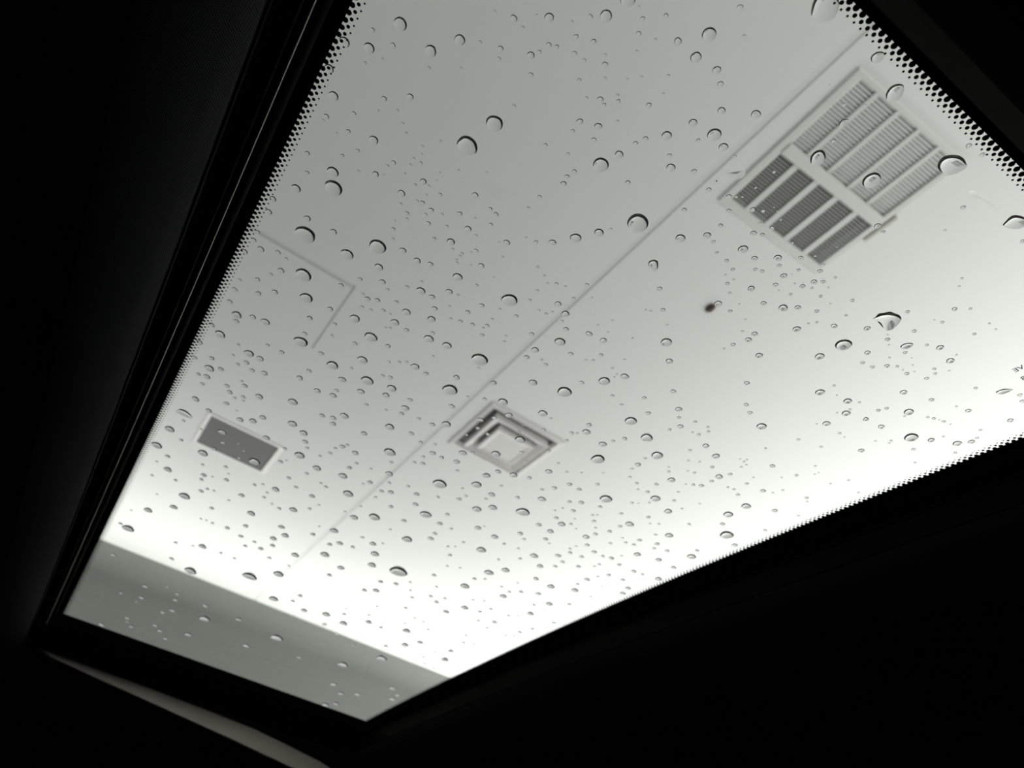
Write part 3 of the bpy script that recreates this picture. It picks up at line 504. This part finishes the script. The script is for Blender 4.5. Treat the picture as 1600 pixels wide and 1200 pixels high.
SPECIAL = [
 ('big round raindrop cut by the top edge of the photo beside the dotted corner', .42, [(1268,26),(1269,8),(1276,-6),(1290,-14),(1304,-10),(1311,2),(1310,14),(1304,27),(1292,34),(1278,33)]),
 ('egg-shaped tilted raindrop between the louvred grille and the dotted border', .42, [(1384,150),(1385,145),(1390,137),(1398,132),(1407,131),(1412,134),(1412,142),(1408,151),(1402,158),(1393,159),(1386,157)]),
 ('tall raindrop on the divider of the louvred grille', .48, [(1266,251),(1267,244),(1273,237),(1281,234),(1287,236),(1290,243),(1289,250),(1283,257),(1275,259),(1268,257)]),
 ('wide almond raindrop at the outer corner of the louvred grille', .44, [(1465,261),(1467,252),(1474,245),(1485,242),(1498,243),(1506,248),(1510,256),(1511,260),(1505,266),(1495,271),(1483,274),(1472,270)]),
 ('largest jagged fan-shaped raindrop alone on the bright ceiling part', .42, [(1363.8,499),(1368,495),(1373,490),(1381.7,488.8),(1391,487),(1398,489.6),(1405.4,492.5),(1408.5,498),(1405.8,504),(1400,510.4),(1394,515),(1385.8,516.5),(1380,512.5),(1375,506.7),(1370,502)]),
 ('large leaf-shaped raindrop cut by the right edge of the photo', .46, [(1567,352),(1572,345),(1578,339),(1585,336),(1594,337),(1603,341),(1606,347),(1600,354),(1590,358),(1577,357)]),
 ('tall narrow raindrop right of the ceiling seam below the largest round drop', .46, [(1013,414),(1014,409),(1018,406.5),(1024,406),(1028,409),(1028.5,416),(1027,421),(1023,424),(1018,421)]),
 ('flat spindle-shaped raindrop with a thin tail beside the printed marking', .40, [(1556,612.4),(1563,609.5),(1570,607.7),(1575.3,607.6),(1584,608.5),(1578.7,611.3),(1570.7,614.7),(1561,616.4)]),
 ('big oval raindrop holding fine bubbles near the left dotted border', .40, [(460.5,362),(463,356),(469,353.5),(477,354),(485,358),(491,364),(492.5,370),(491,376),(485,380),(476,378),(467,373),(462,367)]),
 ('slanted flat raindrop below the jagged fan-shaped drop', .44, [(1407,541),(1411,538),(1418,536),(1425,536),(1427,538.5),(1424,542),(1417,545),(1409,545)]),
 ('small tear-shaped raindrop over the pale half of the louvred grille', .44, [(1311,195),(1314,189),(1320,186),(1327,187),(1325,191),(1320,197),(1314,200),(1311,198)]),
 ('largest fully round raindrop, touching the long ceiling seam', .50, [(980,350),(982,342),(988,336),(997,333.5),(1006,336.5),(1012,343),(1013,351),(1009,358),(1002,362.5),(993,362.5),(985,358.5)]),
 ('smeared water film with a curled tail left of the louvred grille', .07, [(1132,271),(1142,269),(1150,266),(1160,264),(1165,269),(1162,276),(1152,280),(1145,275)]),
 ('thin water streak with a round head right of the louvred grille', .10, [(1514,301),(1519,298),(1526,300),(1533,306),(1543,310),(1552,317),(1557,321),(1549,322.5),(1541,316),(1530,310),(1520,308)]),
 ('bright smear of water by the dotted border above the small dark vent', .16, [(274,643),(281,639),(287,640),(295,645),(302,654),(292,652),(283,648)]),
 ('faint flat water mark in the upper middle of the glass', .03, [(756,291),(765,287),(777,289),(786,298),(782,306),(770,309),(760,303)]),
]
def smooth_outline(pts, n):
    m_ = len(pts); out = []
    for i in range(n):
        t = i/n*m_; k = int(t); u = t-k
        p0, p1, p2, p3 = [pts[(k+j) % m_] for j in (-1, 0, 1, 2)]
        out.append(.5*((2*p1)+(p2-p0)*u+(2*p0-5*p1+4*p2-p3)*u*u+(3*p1-p0-3*p2+p3)*u**3))
    return out
spec_c = []
GROUP = 'raindrops beaded on the sunroof glass'
for lab, q, pts in SPECIAL:
    w3 = [un(*pp, TOP) for pp in pts]
    c = sum(w3, Vector())/len(w3)
    ol = smooth_outline([Vector((w.x-c.x, w.y-c.y)) for w in w3], 44)
    if sum(a.x*b_.y-a.y*b_.x for a, b_ in zip(ol, ol[1:]+ol[:1])) < 0: ol = ol[::-1]
    area_ = abs(sum(a.x*b_.y-a.y*b_.x for a, b_ in zip(ol, ol[1:]+ol[:1])))/2
    r = math.sqrt(area_/math.pi)
    v, f = soft_mesh([(a.x/r, a.y/r) for a in ol], q*1.15, 12)
    me = drop_mesh([(x*r, y*r, z*r) for x, y, z in v], f)
    o = link('raindrop', me, None, None, label=lab, category='raindrop', group=GROUP)
    c.z = gz(c.y)+TOP; o.location = c
    o.rotation_euler = (math.atan(.015*(3.8-2*c.y/H)), 0, 0)
    xs = [pp[0] for pp in pts]; yy = [pp[1] for pp in pts]
    spec_c.append((sum(xs)/len(xs), sum(yy)/len(yy), max(xs)-min(xs)))
drops = [d for d in drops if not any(abs(d[0]-s[0]) < .45*s[2] and abs(d[1]-s[1]) < .35*s[2] for s in spec_c)]
drops.sort(key=lambda d: -d[2])
# landmark zones: where on the glass a drop sits, told by what is printed on or seen through it
ZONES = [(570,90,'beside the top of the left dotted border'),(760,90,'at the top of the glass left of its middle'),(930,110,'at the top middle of the glass'),(1110,120,'at the top between seam and louvred grille'),
 (480,290,'beside the upper part of the left dotted border'),(660,250,'in the clear upper left field of the glass'),(830,290,'left of the long seam in the upper middle'),(1040,240,'left of the seam across from the louvred grille'),
 (1330,160,'over the pale half of the louvred grille'),(1230,320,'over the dark half of the louvred grille'),(1480,300,'between the louvred grille and the dotted corner'),
 (390,440,'by the middle of the left dotted border'),(520,480,'over the faint access panel outline'),(640,420,'right of the faint access panel corner'),(760,480,'left of the seam at mid glass'),(900,450,'on the seam in the middle of the glass'),(1060,470,'left of the brown ceiling fitting'),(1210,440,'below the dark half of the louvred grille'),
 (330,570,'by the left dotted border above the dark vent'),(450,590,'above and right of the dark vent'),(600,580,'between the access panel outline and the diffuser'),(710,590,'above the square diffuser'),(890,580,'right of the seam above the diffuser'),(1040,570,'below the brown ceiling fitting'),(1260,540,'in the bright field right of the brown fitting'),(1430,560,'around the jagged drop in the bright right field'),(1540,640,'beside the printed marking by the right edge'),
 (370,690,'over the small dark vent'),(250,760,'left of the dark vent along the border'),(500,690,'right of the small dark vent'),(620,720,'between the dark vent and the square diffuser'),(790,690,'over the square diffuser'),(930,690,'right of the square diffuser'),(1080,660,'in the bright field right of the diffuser'),(1250,680,'in the lower right bright field'),(1430,690,'above the lower right dotted border'),
 (300,850,'just above the grey green wall on the left'),(440,830,'below the small dark vent'),(560,810,'below and left of the diffuser'),(680,800,'below the square diffuser on the left'),(820,800,'straight below the square diffuser'),(970,790,'below and right of the diffuser'),(1120,790,'near the middle of the lower dotted border'),
 (270,960,'over the left half of the grey green wall'),(430,950,'along the top edge of the grey green wall'),(560,930,'above the right half of the grey green wall'),(700,910,'in the white field above the lower corner'),(850,900,'near the lower dotted border left of its middle'),(1000,870,'close against the lower dotted border'),(560,1050,'over the grey green wall near the lowest corner'),(700,1000,'beside the lower dotted border near the corner')]
from collections import defaultdict
rank = defaultdict(int); first = {}; seen = set()
named = {0: 'largest raindrop', 1: 'second largest raindrop', 2: 'third largest raindrop', 3: 'fourth largest raindrop'}
NI = 300-len(SPECIAL)
scat_v, scat_f = [], []
for i, (px, py, w) in enumerate(drops):
    c, r = place(px, py, w)
    tilt = math.atan(.015*(3.8-2*c.y/H)); rz = random.uniform(0, 6.28)
    if i < NI:
        me = random.choice(BIG if w > 13 else MID)
        o = bpy.data.objects.new('raindrop', me); COL.objects.link(o)
        o.location = c; o.rotation_euler = (tilt, 0, rz); o.scale = (r, r, r)
        zi = min(range(len(ZONES)), key=lambda z: (ZONES[z][0]-px)**2+(ZONES[z][1]-py)**2)
        k = rank[zi]; rank[zi] += 1
        if k == 0: first[zi] = (px, py, w)
        if k in named: lab = named[k]+' '+ZONES[zi][2]
        else:
            dx, dy = px-first[zi][0], py-first[zi][1]
            dr = ('right', 'lower-right', 'below', 'lower-left', 'left', 'upper-left', 'above', 'upper-right')[int((math.degrees(math.atan2(dy, dx))+22.5)//45) % 8]
            dr = dr if dr in ('above', 'below') else dr+' of'
            for lead in ('raindrop close ', 'raindrop ', 'raindrop farther ', 'another raindrop ', 'further raindrop '):
                lab = lead+dr+' the largest '+ZONES[zi][2]
                if lab not in seen: break
        if len(lab.replace('-',' ').split()) > 16: print('LONG', lab)
        seen.add(lab)
        o['label'] = lab; o['category'] = 'raindrop'; o['group'] = GROUP
    else:
        v, f = cap_mesh(wobble(14, random.uniform(.02, .14)), QS*random.uniform(.8, 1.1), 5)
        cr, sr = math.cos(rz), math.sin(rz); k = len(scat_v); st = math.tan(tilt)
        for (x, y, z) in v:
            X, Y = (x*cr-y*sr)*r, (x*sr+y*cr)*r
            scat_v.append((c.x+X, c.y+Y, c.z+z*r+st*Y))
        scat_f += [tuple(a+k for a in q) for q in f]
me = mesh('raindrop_scatter', scat_v, scat_f, True); me.materials.append(M_WATER); me.materials.append(M_FOOT)
for p_ in me.polygons:
    if len(p_.vertices) > 4: p_.use_smooth = False; p_.material_index = 1
link('raindrop_scatter', me, None, None, kind='stuff', label='hundreds of tiny raindrops scattered over the whole sunroof glass', category='raindrops')
# black speck of dirt
q = un(1119.5, 283, TOP)
bm = bmesh.new(); bmesh.ops.create_icosphere(bm, subdivisions=2, radius=.00034); me = bpy.data.meshes.new('speck'); bm.to_mesh(me); bm.free()
o = link('dirt_speck', me, M_INK, None, label='tiny black speck of dirt on the glass left of the louvred grille', category='speck'); o.location = q+Vector((0,0,.0001)); o.scale = (1, 1, .4)
